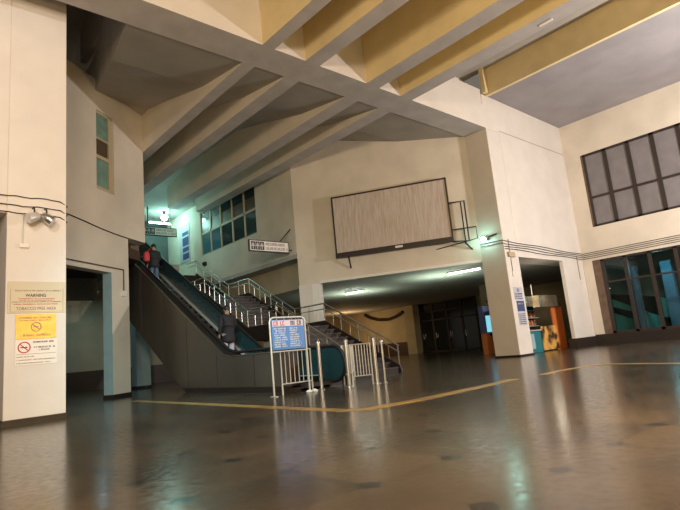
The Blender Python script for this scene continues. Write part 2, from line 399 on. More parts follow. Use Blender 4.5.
# ------------------------------------------------------------------ windows
def win_root(name): 
    o = bpy.data.objects.new(name, None); COL.objects.link(o); return struct(o)
# window_1: upper right, frosted panes
ROW = [9.14, 8.22, 7.27, 6.32, 5.36, 4.42, 3.47, 2.52, 1.57, 0.62, -0.33]
w = win_root('window_1')
fr = MB()
for y in ROW: fr.box(XR + .02, XR + .16, y - .075, y + .075, 5.12, 8.42)
fr.box(XR + .03, XR + .12, -.33, 9.2, 6.37, 6.47).box(XR + .02, XR + .14, -.33, 9.2, 5.12, 5.2).box(XR + .02, XR + .14, -.33, 9.2, 8.33, 8.43)
fr.build('window_frame', 'brownframe', w)
for a, b in zip(ROW, ROW[1:]):
    MB().box(XR + .07, XR + .085, b, a, 5.12, 6.4).build('pane', 'frost', w)
    MB().box(XR + .07, XR + .085, b, a, 6.4, 8.4).build('pane', 'frost', w)
# window_2: lower right, clear glass
w = win_root('window_2'); fr = MB()
for y in ROW: fr.box(XR + .04, XR + .16, y - .075, y + .075, 0.45, 3.62)
fr.box(XR + .05, XR + .14, -.33, 9.2, 2.60, 2.67).box(XR + .04, XR + .16, -.33, 9.2, 0.45, 0.55).box(XR + .04, XR + .16, -.33, 9.2, 3.56, 3.65)
fr.build('window_frame', 'brownframe', w)
for a, b in zip(ROW, ROW[1:]):
    MB().box(XR + .09, XR + .10, b, a, 0.5, 3.6).build('pane', 'glass', w)
# window_3: hall wall above the stairs
w = win_root('window_3'); fr = MB()
ys = [20.2, 21.28, 22.45, 23.65, 24.75, 25.85]
for y in ys: fr.box(HX + .03, HX + .12, y - .05, y + .05, 6.55, 9.02)
fr.box(HX + .03, HX + .12, 20.2, 25.85, 7.72, 7.84).box(HX + .03, HX + .12, 20.2, 25.85, 6.55, 6.62).box(HX + .03, HX + .12, 20.2, 25.85, 8.95, 9.02)
fr.build('window_frame', 'paleframe', w)
for i, (a, b) in enumerate(zip(ys, ys[1:])):
    MB().box(HX + .07, HX + .085, a, b, 6.55, 7.78).build('pane', 'bluepane' if i > 2 else 'darkpane', w)
    MB().box(HX + .07, HX + .085, a, b, 8.45, 9.0).build('pane', 'darkpane', w)
    MB().box(HX + .07, HX + .085, a, b, 7.78, 8.45).build('pane', 'brownpane', w)
# window_4: narrow window in the angled wall
P = frame(LO, LD, LN); w = win_root('window_4'); fr = MB()
for a, b, c_, d_ in ((-1.52, -1.46, 6.55, 9.25), (-.86, -.66, 6.55, 9.25), (-1.5, -.7, 6.55, 6.68), (-1.5, -.7, 9.17, 9.25), (-1.5, -.7, 7.62, 7.74), (-1.5, -.7, 8.28, 8.34)):
    slabbox(fr, P, a, b, c_, d_, -.16, -.05)
fr.build('window_frame', 'paleframe', w)
for z0, z1, m_ in ((6.65, 7.65, 'greenpane'), (7.7, 8.3, 'brownpane'), (8.3, 9.2, 'greenpane')):
    q = MB(); slabbox(q, P, -1.48, -.82, z0, z1, -.12, -.10); q.build('pane', m_, w)

# outside the lower windows: teal lit stair of the building next door
o = thing('outdoor_staircase', 'teal lit outdoor staircase seen through the lower right windows', 'staircase', (27, 6, 0))
for k, (y, z, L_) in enumerate([(10.5, .45, 1.1), (9.5, .55, 1.1), (8.4, .95, 1.6), (6.6, .45, 1.4), (5.0, .9, 1.5)]):
    MB().prism([(27.0, y, z), (27.0, y - L_, z - .35 * .6), (27.0, y - L_, z + .45), (27.0, y, z + .95)], (0.1, 0, 0)).build('side_panel', 'tealglow', o)
MB().prism([(27.0, 10.5, 1.70), (27.0, 8.9, 1.1), (27.0, 8.9, 1.25), (27.0, 10.5, 2.1)], (0.1, 0, 0)).build('side_panel', 'tealglow', o)
MB().prism([(27.15, 10.5, 0), (27.15, 4, 0), (27.15, 4, 1.0), (27.15, 10.5, 2.3)], (1.2, 0, 0)).build('flight', 'stone', o)
for y in (9.05, 7.55, 5.6):
    pillar({9.05: 'blue outdoor column behind the window mullion nearest the corner', 7.55: 'blue outdoor column behind the third lower window pane', 5.6: 'blue outdoor column beyond the last lower window at the right edge'}[y],
           26.2, 26.5, y - .22, y + .22, 0, 3.4, m='outblue', base=0, name='outdoor_column')
struct(MB().box(30.5, 30.7, -12, 10.5, 0, 6).build('wall_outside', 'darkwall'))
struct(MB().box(24, 30.6, -12, 10.5, 4.2, 4.4).build('ceiling.007', 'slab'))

# dark glazed doors at the back
dr = bpy.data.objects.new('door_1', None); COL.objects.link(dr); dr.location = (31, 23.5, 0); struct(dr)
fr = MB()
for y in (20.85, 22.1, 23.4, 24.7, 25.9): fr.box(30.9, 31.02, y - .06, y + .06, 0, 3.65)
fr.box(30.9, 31.02, 20.8, 26, 2.3, 2.4).box(30.9, 31.02, 20.8, 26, 2.95, 3.03).box(30.9, 31.02, 20.8, 26, 3.56, 3.65).box(30.9, 31.02, 20.8, 26, 0, .1)
fr.build('door_frame', 'brownframe', dr)
for a, b in zip((20.85, 22.1, 23.4, 24.7), (22.1, 23.4, 24.7, 25.9)):
    p_ = MB().box(30.98, 31.0, a, b, 0.1, 3.6).build('door_pane', 'doorglass', dr)
    MB().box(30.86, 30.9, b - .22, b - .18, 1.0, 1.4).build('door_handle', 'steel', p_)

# ------------------------------------------------------------------ escalator
S = 0.577
E0 = 12.68
def ez(y, o=0.0): return o + (0 if y < E0 else S * (min(y, 21.7) - E0))
esc = thing('escalator', 'long escalator with brown metal side cladding climbing from the hall floor to the upper level', 'escalator', (7.75, 9.9, 0))
def side(x0, x1, y0, name, m, top=.94):
    pts = [(x0, y0, .14), (x0, y0, top), (x0, E0 - .25, top), (x0, E0 + .15, top + .06), (x0, 21.7, top + S * 9.02), (x0, 22.8, top + S * 9.02), (x0, 22.8, 3.95), (x0, 22.1, 3.95), (x0, 15.45, .14)]
    return MB().prism(pts, (x1 - x0, 0, 0)).build(name, m, esc)
side(7.0, 7.10, 9.9, 'cladding_panel', 'clad')
side(8.52, 8.60, 10.4, 'cladding_panel', 'clad', top=.30)
MB().prism([(7.0, 9.9, 0), (7.0, 9.9, .14), (7.0, 15.45, .14), (7.0, 15.2, 0)], (1.6, 0, 0)).build('base_skirting', 'granite', esc)
MB().prism([(7.05, 15.45, .10), (7.05, 22.1, 3.93), (7.05, 22.8, 3.93), (7.05, 22.8, 4.05), (7.05, 22.1, 4.05), (7.05, 15.45, .25)], (1.5, 0, 0)).build('truss_underside', 'darksteel', esc)
# cladding seams
for y in (11.3, 13.2, 15.0, 16.8, 18.6, 20.4):
    zt = ez(y, .92); zb = max(.16, .14 + (y - 15.45) * S)
    MB().box(6.992, 7.0, y - .005, y + .005, zb, zt).build('cladding_seam', 'darksteel', esc)
def deck(x0, x1, y0, zoff, name, m, h=.03):
    pts = [(x0, y0, zoff), (x0, E0 - .2, zoff), (x0, E0 + .15, zoff + .07), (x0, 21.7, zoff + S * 9.02), (x0, 22.8, zoff + S * 9.02)]
    return MB().prism(pts + [(p[0], p[1], p[2] + h) for p in pts[::-1]], (x1 - x0, 0, 0)).build(name, m, esc)
deck(7.03, 7.34, 9.88, .94, 'deck_strip', 'darksteel', h=.012)
deck(6.985, 7.03, 9.88, .93, 'edge_trim', 'steel', h=.02)
deck(7.10, 7.34, 9.9, .10, 'inner_skirt', 'darksteel', h=.84)
deck(8.22, 8.50, 10.4, .26, 'far_deck', 'steelmat', h=.02)
# far balustrade: smoked glass with rounded newel
def bal_pts(x, inset, n=14):
    cy, cz, r = 9.86, .53, .42 - inset
    top = [(x, 22.8, .95 - inset + S * 9.02), (x, 21.7, .95 - inset + S * 9.02), (x, E0 + .2, .95 - inset + .08), (x, E0 - .3, .95 - inset)]
    arc = [(x, cy - r * math.sin(PI * k / n), cz + r * math.cos(PI * k / n)) for k in range(n + 1)]
    return top, arc
top, arc = bal_pts(8.34, .04)
bot = [(8.34, E0 - .1, .20), (8.34, E0 + .3, .3), (8.34, 21.7, .22 + S * 9.02), (8.34, 22.8, .22 + S * 9.02)]
MB().prism(top + arc + bot, (.03, 0, 0)).build('balustrade_glass', 'tealglass', esc)
top, arc = bal_pts(8.355, 0)
MB().tube(top + arc + [(8.355, 11.2, .12)], .042, 10).build('handrail', 'black', esc, smooth=True)
MB().lathe([(.40, 0), (.42, .02), (.42, .10), (.36, .12)], (8.385, 9.92, .53), 28, (1, 0, 0)).build('newel_cap', 'clad', esc)
tp = [(7.22, 9.95, .9), (7.22, 9.9, 1.0), (7.22, 10.0, 1.03), (7.22, E0 - .2, 1.03), (7.22, E0 + .2, 1.12), (7.22, 21.7, 1.03 + S * 9.02), (7.22, 22.8, 1.03 + S * 9.02)]
MB().tube(tp, .04, 10).build('handrail', 'black', esc, smooth=True)
st = MB().box(7.34, 8.22, 9.9, 12.6, .0, .05)
y = 12.6; z = 0.05
while y < 21.7:
    st.box(7.36, 8.20, y, y + .36, z - .2 if z > .2 else 0.0, z + .205); y += .355; z += .205
st.box(7.34, 8.22, 21.7, 22.8, 5.0, MEZ)
st.build('step_band', 'darksteel', esc)
co = MB()
for k in range(20): co.box(7.37 + k * .042, 7.39 + k * .042, 10.9, 11.15, .05, .058)
co.build('comb_plate', 'steel', esc)

# ------------------------------------------------------------------ staircase: three flights, two landings
stair = thing('staircase', 'dark stone staircase in three flights with steel railings right of the escalator', 'staircase', (11, 11.2, 0))
SX0, SX1 = 10.0, 12.1
def flight(y0, z0, n, run, rise):
    f = MB(); ns = MB()
    for i in range(n):
        f.box(SX0, SX1, y0 + i * run, y0 + (i + 1) * run + .01, max(0, z0 + (i - 2) * rise), z0 + (i + 1) * rise)
        ns.box(SX0 + .02, SX1 - .02, y0 + i * run - .02, y0 + i * run + .05, z0 + (i + 1) * rise - .03, z0 + (i + 1) * rise + .006)
    fo = f.build('stair_flight', 'stone', stair); ns.build('nosing_strip', 'nosing', fo)
F = [(11.2, 0.0), (16.35, 1.73), (21.35, 3.46)]
for (y, z) in F: flight(y, z, 11, .3136 if y < 12 else .2955, .1573 if y < 20 else .158)
MB().box(SX0, SX1, 14.62, 16.37, 1.45, 1.73).build('landing', 'stone', stair)
MB().box(SX0, SX1, 19.58, 21.37, 3.18, 3.46).build('landing', 'stone', stair)
for x in (SX0 - .06, SX1 + .0):
    MB().prism([(x, 11.1, 0), (x, 11.15, .20), (x, 14.6, 1.93), (x, 16.37, 1.93), (x, 19.6, 3.66), (x, 21.37, 3.66), (x, 24.6, 5.38), (x, 24.6, 4.9), (x, 21.4, 3.15), (x, 19.6, 3.15), (x, 16.4, 1.40), (x, 14.7, 1.40), (x, 12.0, 0)], (.06, 0, 0)).build('stringer', 'stone', stair)
MB().box(SX0 + .1, SX0 + .35, 15.2, 15.6, 0, 1.45).build('support_pier', 'darkwall', stair)
MB().box(SX1 - .4, SX1 - .1, 20.2, 20.6, 0, 3.2).build('support_pier', 'darkwall', stair)
def railing(x):
    ln = [(11.15, .80), (14.6, 2.55), (16.4, 2.55), (19.6, 4.28), (21.4, 4.28), (24.6, 6.02), (25.6, 6.02)]
    rl = MB().tube([(x, y, z) for y, z in ln], .028, 8).build('railing', 'steel', stair, smooth=True)
    MB().tube([(x, y, z - .20) for y, z in ln], .020, 8).build('lower_rail', 'steel', rl, smooth=True)
    def zz(y):
        for (a, za), (b, zb) in zip(ln, ln[1:]):
            if y <= b: return za + (zb - za) * (y - a) / (b - a)
        return ln[-1][1]
    for y in (11.2, 12.05, 12.9, 13.75, 14.6, 15.5, 16.4, 17.2, 18.0, 18.8, 19.6, 20.5, 21.4, 22.2, 23.0, 23.8, 24.6):
        z = zz(y); MB().tube([(x, y, z - .82 if y > 11.3 else 0), (x, y, z)], .02, 8).build('rail_post', 'steel', rl, smooth=True)
        if y < 20:
            MB().tube([(x, y + .4, zz(y + .4) - .60), (x, y + .4, zz(y + .4) - .2)], .011, 6).build('baluster', 'steel', rl)
railing(SX0 + .02); railing(SX1 + .04)

# ------------------------------------------------------------------ stand, posts, barriers
t = thing('sign_stand', 'blue information board on a tall bent tube stand before the escalator', 'sign', (6.74, 9.4, 0))
x0, x1 = 6.27, 7.21; y = 9.4
arc = [(x0, y, 0.0), (x0, y, 1.56), (x0 + .03, y, 1.62), (x0 + .09, y, 1.65), (x1 - .09, y, 1.65), (x1 - .03, y, 1.62), (x1, y, 1.56), (x1, y, 0.0)]
MB().tube(arc, .021, 10).build('tube_frame', 'steelmat', t, smooth=True)
MB().tube([(x0, y, .92), (x1, y, .92)], .014, 8).build('cross_bar', 'steelmat', t)
MB().box(x0 - .03, x0 + .03, y - .10, y + .10, 0, .015).build('foot', 'steelmat', t); MB().box(x1 - .03, x1 + .03, y - .10, y + .10, 0, .015).build('foot', 'steelmat', t)
bd = MB().box(x0 + .04, x1 - .04, y - .012, y + .006, .96, 1.60).build('board', 'blue', t)
P = frame((x0 + .04, y - .012, 0), (1, 0, 0), (0, -1, 0))
q = MB(); slabbox(q, P, .02, .84, 1.46, 1.585, 0, .003); q.build('title_strip', 'pink', bd)
words(MB(), P, .05, .40, 1.475, 1.57, .003).build('title_lettering', 'red', bd)
words(MB(), P, .44, .82, 1.475, 1.57, .003).build('title_lettering', 'ink', bd)
wl = MB()
for k in range(9):
    z = 1.41 - k * .048
    for a, b in ((.05, .34 + random.random() * .08), (.46, .66 + random.random() * .12)):
        words(wl, P, a, b, z - .014, z + .014, 0)
wl.build('body_lettering', 'paper', bd)

def post(name, label, x, y, h, r, grp):
    o = thing(name, label, 'post', (x, y, 0), grp)
    MB().tube([(x, y, .03), (x, y, h - .03)], r, 14).build('pole', 'steel', o, smooth=True)
    MB().lathe([(r * 1.25, 0), (r * 1.25, .02), (r * .8, .045), (r * .3, .055)], (x, y, h - .045), 14).build('cap', 'steel', o, smooth=True)
    MB().lathe([(r * 2.0, 0), (r * 2.0, .015), (r * 1.2, .035)], (x, y, 0), 14).build('base_flange', 'steel', o, smooth=True)
G = 'steel posts before the escalator'
post('barrier_post', 'steel post standing just right of the blue information board', 7.49, 9.33, 1.08, .040, G)
post('barrier_post', 'thick steel post at the left end of the steel barrier before the stairs', 8.0, 8.97, 1.07, .048, G)
post('barrier_post', 'thick steel post at the right end of the steel barrier before the stairs', 8.60, 8.68, 1.06, .048, G)
post('barrier_post', 'thin steel post, rightmost of the steel posts before the stairs', 8.80, 8.62, 0.98, .028, G)
def barrier(label, a, b, n, z0=.22, z1=.93, legs=True):
    A = Vector((*a, 0)); B = Vector((*b, 0)); D = B - A
    o = thing('crowd_barrier', label, 'barrier', tuple((A + B) / 2))
    Z = Vector((0, 0, 1))
    MB().tube([A + Z * z0, A + Z * z1, B + Z * z1, B + Z * z0], .020, 8, closed=True).build('tube_frame', 'steelmat', o)
    for i in range(1, n): p = A + D * i / n; MB().tube([p + Z * z0, p + Z * z1], .009, 6).build('bar', 'steelmat', o)
    for p in (A, B): MB().tube([p, p + Z * z0], .02, 8).build('leg', 'steelmat', o)
barrier('low steel barrier with vertical bars directly behind the blue information board', (6.64, 9.62), (7.42, 9.56), 7)
barrier('low steel barrier with vertical bars between the two thick steel posts', (8.085, 8.93), (8.515, 8.72), 7)
barrier('steel barrier with vertical bars at the foot of the stairs, behind the thick posts', (8.72, 9.95), (9.75, 10.7), 9)
# little litter heap
mb = MB(); random.seed(3)
for k in range(5):
    cx, cy = 6.98 + k * .055, 9.18 + random.uniform(-.04, .04); rr = random.uniform(.035, .06)
    mb.lathe([(rr * .7, 0), (rr, rr * .5), (rr * .6, rr * 1.1), (rr * .1, rr * 1.3)], (cx, cy, 0), 7)
tag(mb.build('crumpled_bag', 'plastic'), 'crumpled white plastic bag on the floor at the foot of the blue board', 'litter')

# ------------------------------------------------------------------ yellow floor strip
def strip(name, pts, w, label):
    m = MB(); z0, z1 = 0.0, 0.006
    L_ = []; R_ = []
    for i, p in enumerate(pts):
        a = Vector(pts[max(i - 1, 0)]); b = Vector(pts[min(i + 1, len(pts) - 1)]); t_ = (b - a).normalized(); nn = Vector((-t_.y, t_.x)) * w / 2
        L_.append(Vector(p) + nn); R_.append(Vector(p) - nn)
    for i in range(len(pts) - 1):
        q = [L_[i], L_[i + 1], R_[i + 1], R_[i]]
        m.hexa([(*v, z0) for v in q] + [(*v, z1) for v in q])
    return tag(m.build(name, 'yellow'), label, 'floor marking')
strip('floor_stripe', [(5.25, 14.6), (5.10, 9.55), (5.0, 7.2), (4.98, 5.75), (5.15, 5.45), (6.12, 5.33), (7.76, 5.37), (9.0, 5.45)], .22, 'worn yellow guide stripe bending round the floor before the escalator')
strip('floor_stripe', [(9.75, 5.28), (10.63, 5.33), (11.6, 5.2), (11.95, 4.9), (11.7, 4.2), (11.35, 3.36), (10.9, 2.3)], .18, 'worn yellow guide stripe on the floor towards the right windows')

# ------------------------------------------------------------------ hoarding (billboard)
Bp = W0 + WN * 0.24
P = frame(Bp, WD, WN)
hb = thing('billboard', 'large blank weathered billboard in a dark frame mounted on the cream wall', 'billboard', tuple(P(3.3, 4.6)))
sA, sB, zA, zB_ = 0.98, 5.62, 4.50, 7.07
q = MB(); slabbox(q, P, sA, sB, zA + .18, zB_ - .05, -.04, 0); q.build('sheet', 'canvas', hb)
q = MB(); slabbox(q, P, sA - .04, sB + .04, zB_ - .06, zB_, -.09, .03); slabbox(q, P, sA - .05, sA + .01, zA, zB_, -.09, .03); slabbox(q, P, sB - .01, sB + .05, zA, zB_, -.09, .03)
q.build('frame', 'brownframe', hb)
q = MB(); slabbox(q, P, sA - .05, sB + .05, zA, zA + .19, -.10, .06); q.build('bottom_rail', 'brownframe', hb)
q = MB(); slabbox(q, P, 2.9, 3.2, zA + .06, zA + .14, .06, .07); q.build('name_plate', 'paper', hb)
q = MB(); slabbox(q, P, sB - .12, sB + .05, zA, zB_, -.22, -.09); q.build('side_box', 'steelmat', hb)
for s in (5.15,):
    q = MB(); q.tube([P(s, zA, -.02), P(s - .0, zA - .45, -.22)], .03, 6); q.build('bracket', 'darksteel', hb)
q = MB()
q.tube([P(sA, 6.02, 0), P(.36, 6.02, 0), P(.36, 4.45, 0), P(sA, 4.50, 0)], .035, 6); q.tube([P(.50, 6.0, -.05), P(.50, 4.45, -.05)], .025, 6)
q.tube([P(sA, 4.95, 0), P(.05, 4.95, 0), P(.05, 4.5, 0), P(.36, 4.45, 0)], .025, 6); q.tube([P(.52, 4.4, 0), P(.18, 4.0, -.4)], .035, 6); q.tube([P(.36, 4.45, 0), P(2.4, 4.25, -.40)], .02, 6)
q.build('side_scaffold', 'darksteel', hb)
tag(MB().tube([tuple(Vector(P(0.02, 5.2, -.52))), tuple(Vector(P(0.02, 3.7, -.52)))], .02, 6).build('conduit', 'darksteel'), 'dark vertical conduit at the join of cream wall and middle pillar', 'conduit')

# ------------------------------------------------------------------ hanging signs
def hang_sign(label, x0, x1, y, z0, z1, rod):
    o = thing('hanging_sign', label, 'sign', ((x0 + x1) / 2, y, z0))
    MB().box(x0, x1, y - .03, y + .05, z0, z1).build('frame', 'darksteel', o)
    bd = MB().box(x0 + .04, x1 - .04, y - .045, y - .03, z0 + .04, z1 - .04).build('panel', 'paper', o)
    P = frame((x0, y - .045, z0), (1, 0, 0), (0, -1, 0)); H_ = z1 - z0; W_ = x1 - x0
    k = MB()
    slabbox(k, P, .07, .36 * W_, .07, H_ - .07, 0, .004); k.build('pictogram_field', 'ink', bd)
    k = MB(); n = 3
    s = .07; wd = (.36 * W_ - .07) / n
    for i in range(n):
        cx = .07 + wd * (i + .5); u = H_ * .5
        slabbox(k, P, cx - wd * .07, cx + wd * .07, .10, H_ - .11, .004, .008)
        slabbox(k, P, cx - wd * .36, cx + wd * .36, u - .022, u + .022, .004, .008)
        k.prism([P(cx - wd * .3, H_ - .2, .004), P(cx, H_ - .10, .004), P(cx + wd * .3, H_ - .2, .004)], (0, -.004, 0))
        slabbox(k, P, cx - wd * .5, cx - wd * .44, .07, H_ - .07, .004, .008)
    k.build('pictogram', 'paper', bd)
    words(words(MB(), P, .40 * W_, .93 * W_, H_ * .57, H_ * .80, 0), P, .40 * W_, .97 * W_, H_ * .20, H_ * .43, 0).build('lettering', 'fadedink', bd)
    for a, b in rod: MB().tube([a, b], .022, 6).build('hanger_rod', 'darksteel', o)
hang_sign('white direction sign with black pictograms on the wall corner above the stairs', 10.97, 12.92, 17.55, 5.04, 5.52, [((12.5, 17.6, 5.5), (13.14, 17.6, 6.15)), ((12.9, 17.6, 5.2), (13.14, 17.6, 5.2))])
hang_sign('white direction sign with black pictograms hanging at the upper level over the escalator top', 10.45, 12.42, 27.4, 7.93, 8.42, [((10.8, 27.43, 8.4), (10.8, 27.43, 9.6)), ((12.1, 27.43, 8.4), (12.1, 27.43, 9.6))])
# poster on hall wall
o = thing('wall_poster', 'tall pale poster with dark picture blocks on the upper wall beyond the windows', 'poster', (HX, 27.8, 6.7))
MB().box(HX - .03, HX, 27.2, 28.5, 6.6, 8.8).build('sheet', 'grime', o)
for k, (z, h) in enumerate([(6.75, .35), (7.2, .25), (7.55, .5), (8.15, .22)]):
    MB().box(HX - .036, HX - .03, 27.3, 28.1, z, z + h).build('picture', 'navy', o)
tag(MB().box(HX - .12, HX, 25.3, 25.6, 5.95, 6.15).build('junction_box', 'darksteel'), 'small dark box on the wall below the stair windows', 'box')

# ------------------------------------------------------------------ lights fittings
def tube_light(label, a, b, m='tube', up=.0, rods=None):
    a = Vector(a); b = Vector(b); o = thing('tube_light', label, 'light', tuple((a + b) / 2))
    d = (b - a).normalized(); s_ = Vector((-d.y, d.x, 0)) * .05
    bx = [a - s_, b - s_, b + s_, a + s_]
    MB().hexa([p + Vector((0, 0, .035)) for p in bx] + [p + Vector((0, 0, .10)) for p in bx]).build('housing', 'white', o)
    MB().tube([a, b], .032, 10).build('tube', m, o, smooth=True)
    MB().box(a.x - .02, a.x + .02, a.y - .02, a.y + .02, a.z - .03, a.z + .05).build('end_cap', 'white', o)
    MB().box(b.x - .02, b.x + .02, b.y - .02, b.y + .02, b.z - .03, b.z + .05).build('end_cap', 'white', o)
    for r in (rods or []): MB().tube([r, (r[0], r[1], r[2] + up)], .01, 6).build('hanger', 'darksteel', o)
tube_light('lit fluorescent tube under the low ceiling left of the middle pillar', (17.70, 13.05, 3.50), (17.98, 11.65, 3.50))
tube_light('lit fluorescent tube under the low ceiling behind the stair railings', (17.25, 18.95, 3.50), (17.42, 17.85, 3.50))
tube_light('lit cool tube light at the far end of the upper ceiling', (11.65, 29.4, 9.22), (13.0, 29.4, 9.22), 'tubecool', .25, [(11.9, 29.4, 9.3), (12.8, 29.4, 9.3)])
o = thing('ceiling_lamp', 'bright cyan white bulb on the upper ceiling at the top of the escalator', 'light', (12.0, 28, 9.2))
MB().lathe([(.02, -.2), (.14, -.14), (.20, 0), (.14, .1), (.04, .14)], (12.0, 28, 9.22), 16).build('bulb', 'bulb', o, smooth=True)
MB().lathe([(.06, 0), (.07, .15), (.12, .2)], (12.0, 28, 9.34), 12).build('holder', 'darksteel', o)
o = thing('wall_lamp', 'small bright cyan lamp on the left face of the middle pillar', 'light', (17.07, 10.5, 4.4))
MB().lathe([(.02, 0), (.08, .03), (.09, .10), (.05, .14)], (16.93, 10.62, 4.40), 14, (-1, 0, 0)).build('bulb', 'bulb', o, smooth=True)
MB().box(16.93, 17.07, 10.50, 10.74, 4.36, 4.50).build('housing', 'darksteel', o)
MB().tube([(16.95, 10.1, 4.5), (16.95, 10.5, 4.46)], .03, 8).build('arm', 'darksteel', o)

def spot_can(label, x, y, z, tilt, yaw, m='steelmat', L_=.22, r=.10):
    d = Vector((math.sin(yaw) * math.cos(tilt), -math.cos(yaw) * math.cos(tilt) * .35, -math.sin(tilt))).normalized()
    o = thing('flood_lamp', label, 'light', (x, y, z))
    c = Vector((x, y - .18, z))
    MB().lathe([(r * .45, -L_ * .5), (r * .8, -L_ * .35), (r, L_ * .2), (r * 1.08, L_ * .6)], c, 16, d).build('can', m, o, smooth=True)
    MB().lathe([(r * .95, 0), (r * .95, .01)], c + d * L_ * .56, 16, d).build('lens', 'paper', o)
    MB().tube([(x, y, z + .22), (x, y - .18, z + .20), tuple(c)], .014, 6).build('bracket', 'darksteel', o)
spot_can('left of the two small can floodlights on the left pillar, tilted left', 2.24, 11.70, 4.03, .35, -.9)
spot_can('right of the two small can floodlights on the left pillar, silver, tilted right', 2.46, 11.70, 4.03, .55, .9, 'steel')
P = frame(LO, LD, LN)
c0 = P(-3.35, 6.35, 0)
spot_can('small dark floodlight with white lens on the angled wall beside the left pillar', c0.x, c0.y - .02, c0.z, .6, .9, 'darksteel', .3, .14)

# ------------------------------------------------------------------ cables and conduits
G = 'thin cables strung across the facade'
for k, (za, zb) in enumerate([(4.22, 4.02), (4.12, 3.94), (4.02, 3.86), (3.92, 3.78)]):
    pts = [(17.09 + i * .79, YB0 - .03, za + (zb - za) * i / 8 - .02 * math.sin(i * 1.3 + k)) for i in range(9)] + [(XR - .03, 9.9, zb - .01), (XR - .03, 7, zb), (XR - .03, 3, zb + .02), (XR - .03, -3, zb)]
    if k < 2: pts = [(17.04, 10.9, za + .05), (17.04, 9.97, za + .02)] + pts
    lb = ['topmost', 'second from top', 'third from top', 'lowest'][k]
    tag(MB().tube(pts, .013, 6).build('cable', 'darksteel'), '%s of the thin cables running along the facade to the right windows' % lb, 'cable', G)
for k, z in enumerate((4.47, 4.28, 4.13)):
    P = frame(LO, LD, LN)
    pts = [(0.2, 11.70, z + .05), (1.0, 11.69, z + .02)] + [(1.82 + i * .13, 11.68, z + .012 * math.sin(i * 1.7 + k)) for i in range(7)] + [(2.75, 11.68, z - .02), (2.895, 11.72, z - .10), (2.895, 12.6, z - .1)]
    lb = ['upper', 'middle', 'lower'][k]
    tag(MB().tube(pts, .010, 6).build('cable', 'darksteel'), '%s of three thin cables across the left pillar above the notices' % lb, 'cable', 'thin cables across the left pillar')
pts = [tuple(P(s, z, .02)) for s, z in ((-3.4, 5.42), (-2.75, 5.41), (-2.2, 5.36), (-1.4, 5.27), (-.7, 5.22), (-.1, 5.20), (.95, 5.19))]
tag(MB().tube(pts, .018, 6).build('cable', 'darksteel'), 'thin cable sagging along the angled wall above the doorway', 'cable')
pts = [tuple(P(s, z, .03)) for s, z in ((-3.02, 4.08), (-.30, 4.08), (-.30, 3.35))]
o = thing('conduit', 'pale conduit over the doorway turning down to a small box', 'conduit', tuple(P(-.3, 3.3)))
MB().tube(pts, .022, 6).build('pipe', 'reveal', o)
q = MB(); slabbox(q, P, -.40, -.20, 3.2, 3.38, 0, .06); q.build('switch_box', 'white', o)
o = thing('meter_box', 'brown box at the left side of the doorway head', 'box', tuple(P(-3.3, 3.2)))
q = MB(); slabbox(q, P, -3.42, -3.10, 3.2, 4.3, .0, .22); q.build('case', 'reveal', o); q = MB(); slabbox(q, P, -3.38, -3.14, 3.3, 4.2, .22, .235); q.build('cover', 'paleframe', o)
P = frame((1.8, 11.7, 0), (1, 0, 0), (0, -1, 0))
o = thing('conduit', 'thin vertical conduit ending in a small white box on the left pillar', 'conduit', tuple(P(.28, 3.4)))
MB().tube([P(.28, 4.12, .015), P(.28, 3.50, .015)], .010, 6).build('pipe', 'steelmat', o); q = MB(); slabbox(q, P, .22, .38, 3.42, 3.50, 0, .05); q.build('outlet_box', 'white', o)
P = frame((17.07, YB0, 0), (1, 0, 0), (0, -1, 0))
o = thing('conduit', 'thin vertical conduit with a pale box on the front of the middle pillar', 'conduit', tuple(P(.35, 3.2)))
MB().tube([P(.33, 4.3, .02), P(.33, 3.05, .02)], .014, 6).build('pipe', 'fadedink', o); q = MB(); slabbox(q, P, .15, .58, 3.62, 3.80, 0, .08); q.build('junction_box', 'beige', o)
q = MB(); slabbox(q, P, .28, .38, 2.9, 3.08, 0, .05); q.build('switch', 'white', o)
o = thing('conduit', 'thin vertical conduit on the pier beside the snack kiosk', 'conduit', (22.9, YB0, 2.8))
MB().tube([(22.9, YB0 - .02, 3.9), (22.9, YB0 - .02, 2.85)], .014, 6).build('pipe', 'fadedink', o); MB().box(22.83, 22.97, YB0 - .05, YB0, 2.72, 2.85).build('switch', 'white', o)

# ------------------------------------------------------------------ notices on the left pillar
P = frame((1.8, 11.7, 0), (1, 0, 0), (0, -1, 0))
nt = thing('warning_board', 'pale printed warning board, topmost notice on the left pillar', 'sign', tuple(P(.55, 2.1)))
q = MB(); slabbox(q, P, .04, 1.05, 2.12, 2.74, 0, .015); q.build('panel', mat('glossy warning panel', (0.66, 0.59, 0.44), 0.16), nt)
text_mesh('lettering', 'WARNING', P, .52, 2.46, .085, 'ink', nt, .018, .36)
text_mesh('lettering', 'TOBACCO FREE AREA', P, .53, 2.20, .085, 'fadedink', nt, .018, .70)
words(words(MB(), P, .16, .98, 2.545, 2.57, .015), P, .10, 1.0, 2.325, 2.343, .015).build('small_lettering', 'fadedink', nt)
words(words(words(MB(), P, .22, .86, 2.39, 2.405, .015), P, .24, .84, 2.36, 2.372, .015), P, .14, .92, 2.28, 2.298, .015).build('red_lettering', 'red', nt)
q = MB(); slabbox(q, P, .08, 1.01, 2.14, 2.145, .015, .018); slabbox(q, P, .08, .085, 2.14, 2.6, .015, .018); slabbox(q, P, 1.005, 1.01, 2.14, 2.6, .015, .018); q.build('border_line', 'fadedink', nt)
nt = thing('brass_plaque', 'shiny brass no smoking plaque, middle notice on the left pillar', 'sign', tuple(P(.52, 1.6)))
q = MB(); slabbox(q, P, .18, .88, 1.61, 2.09, 0, .012); q.build('plate', 'brass', nt)
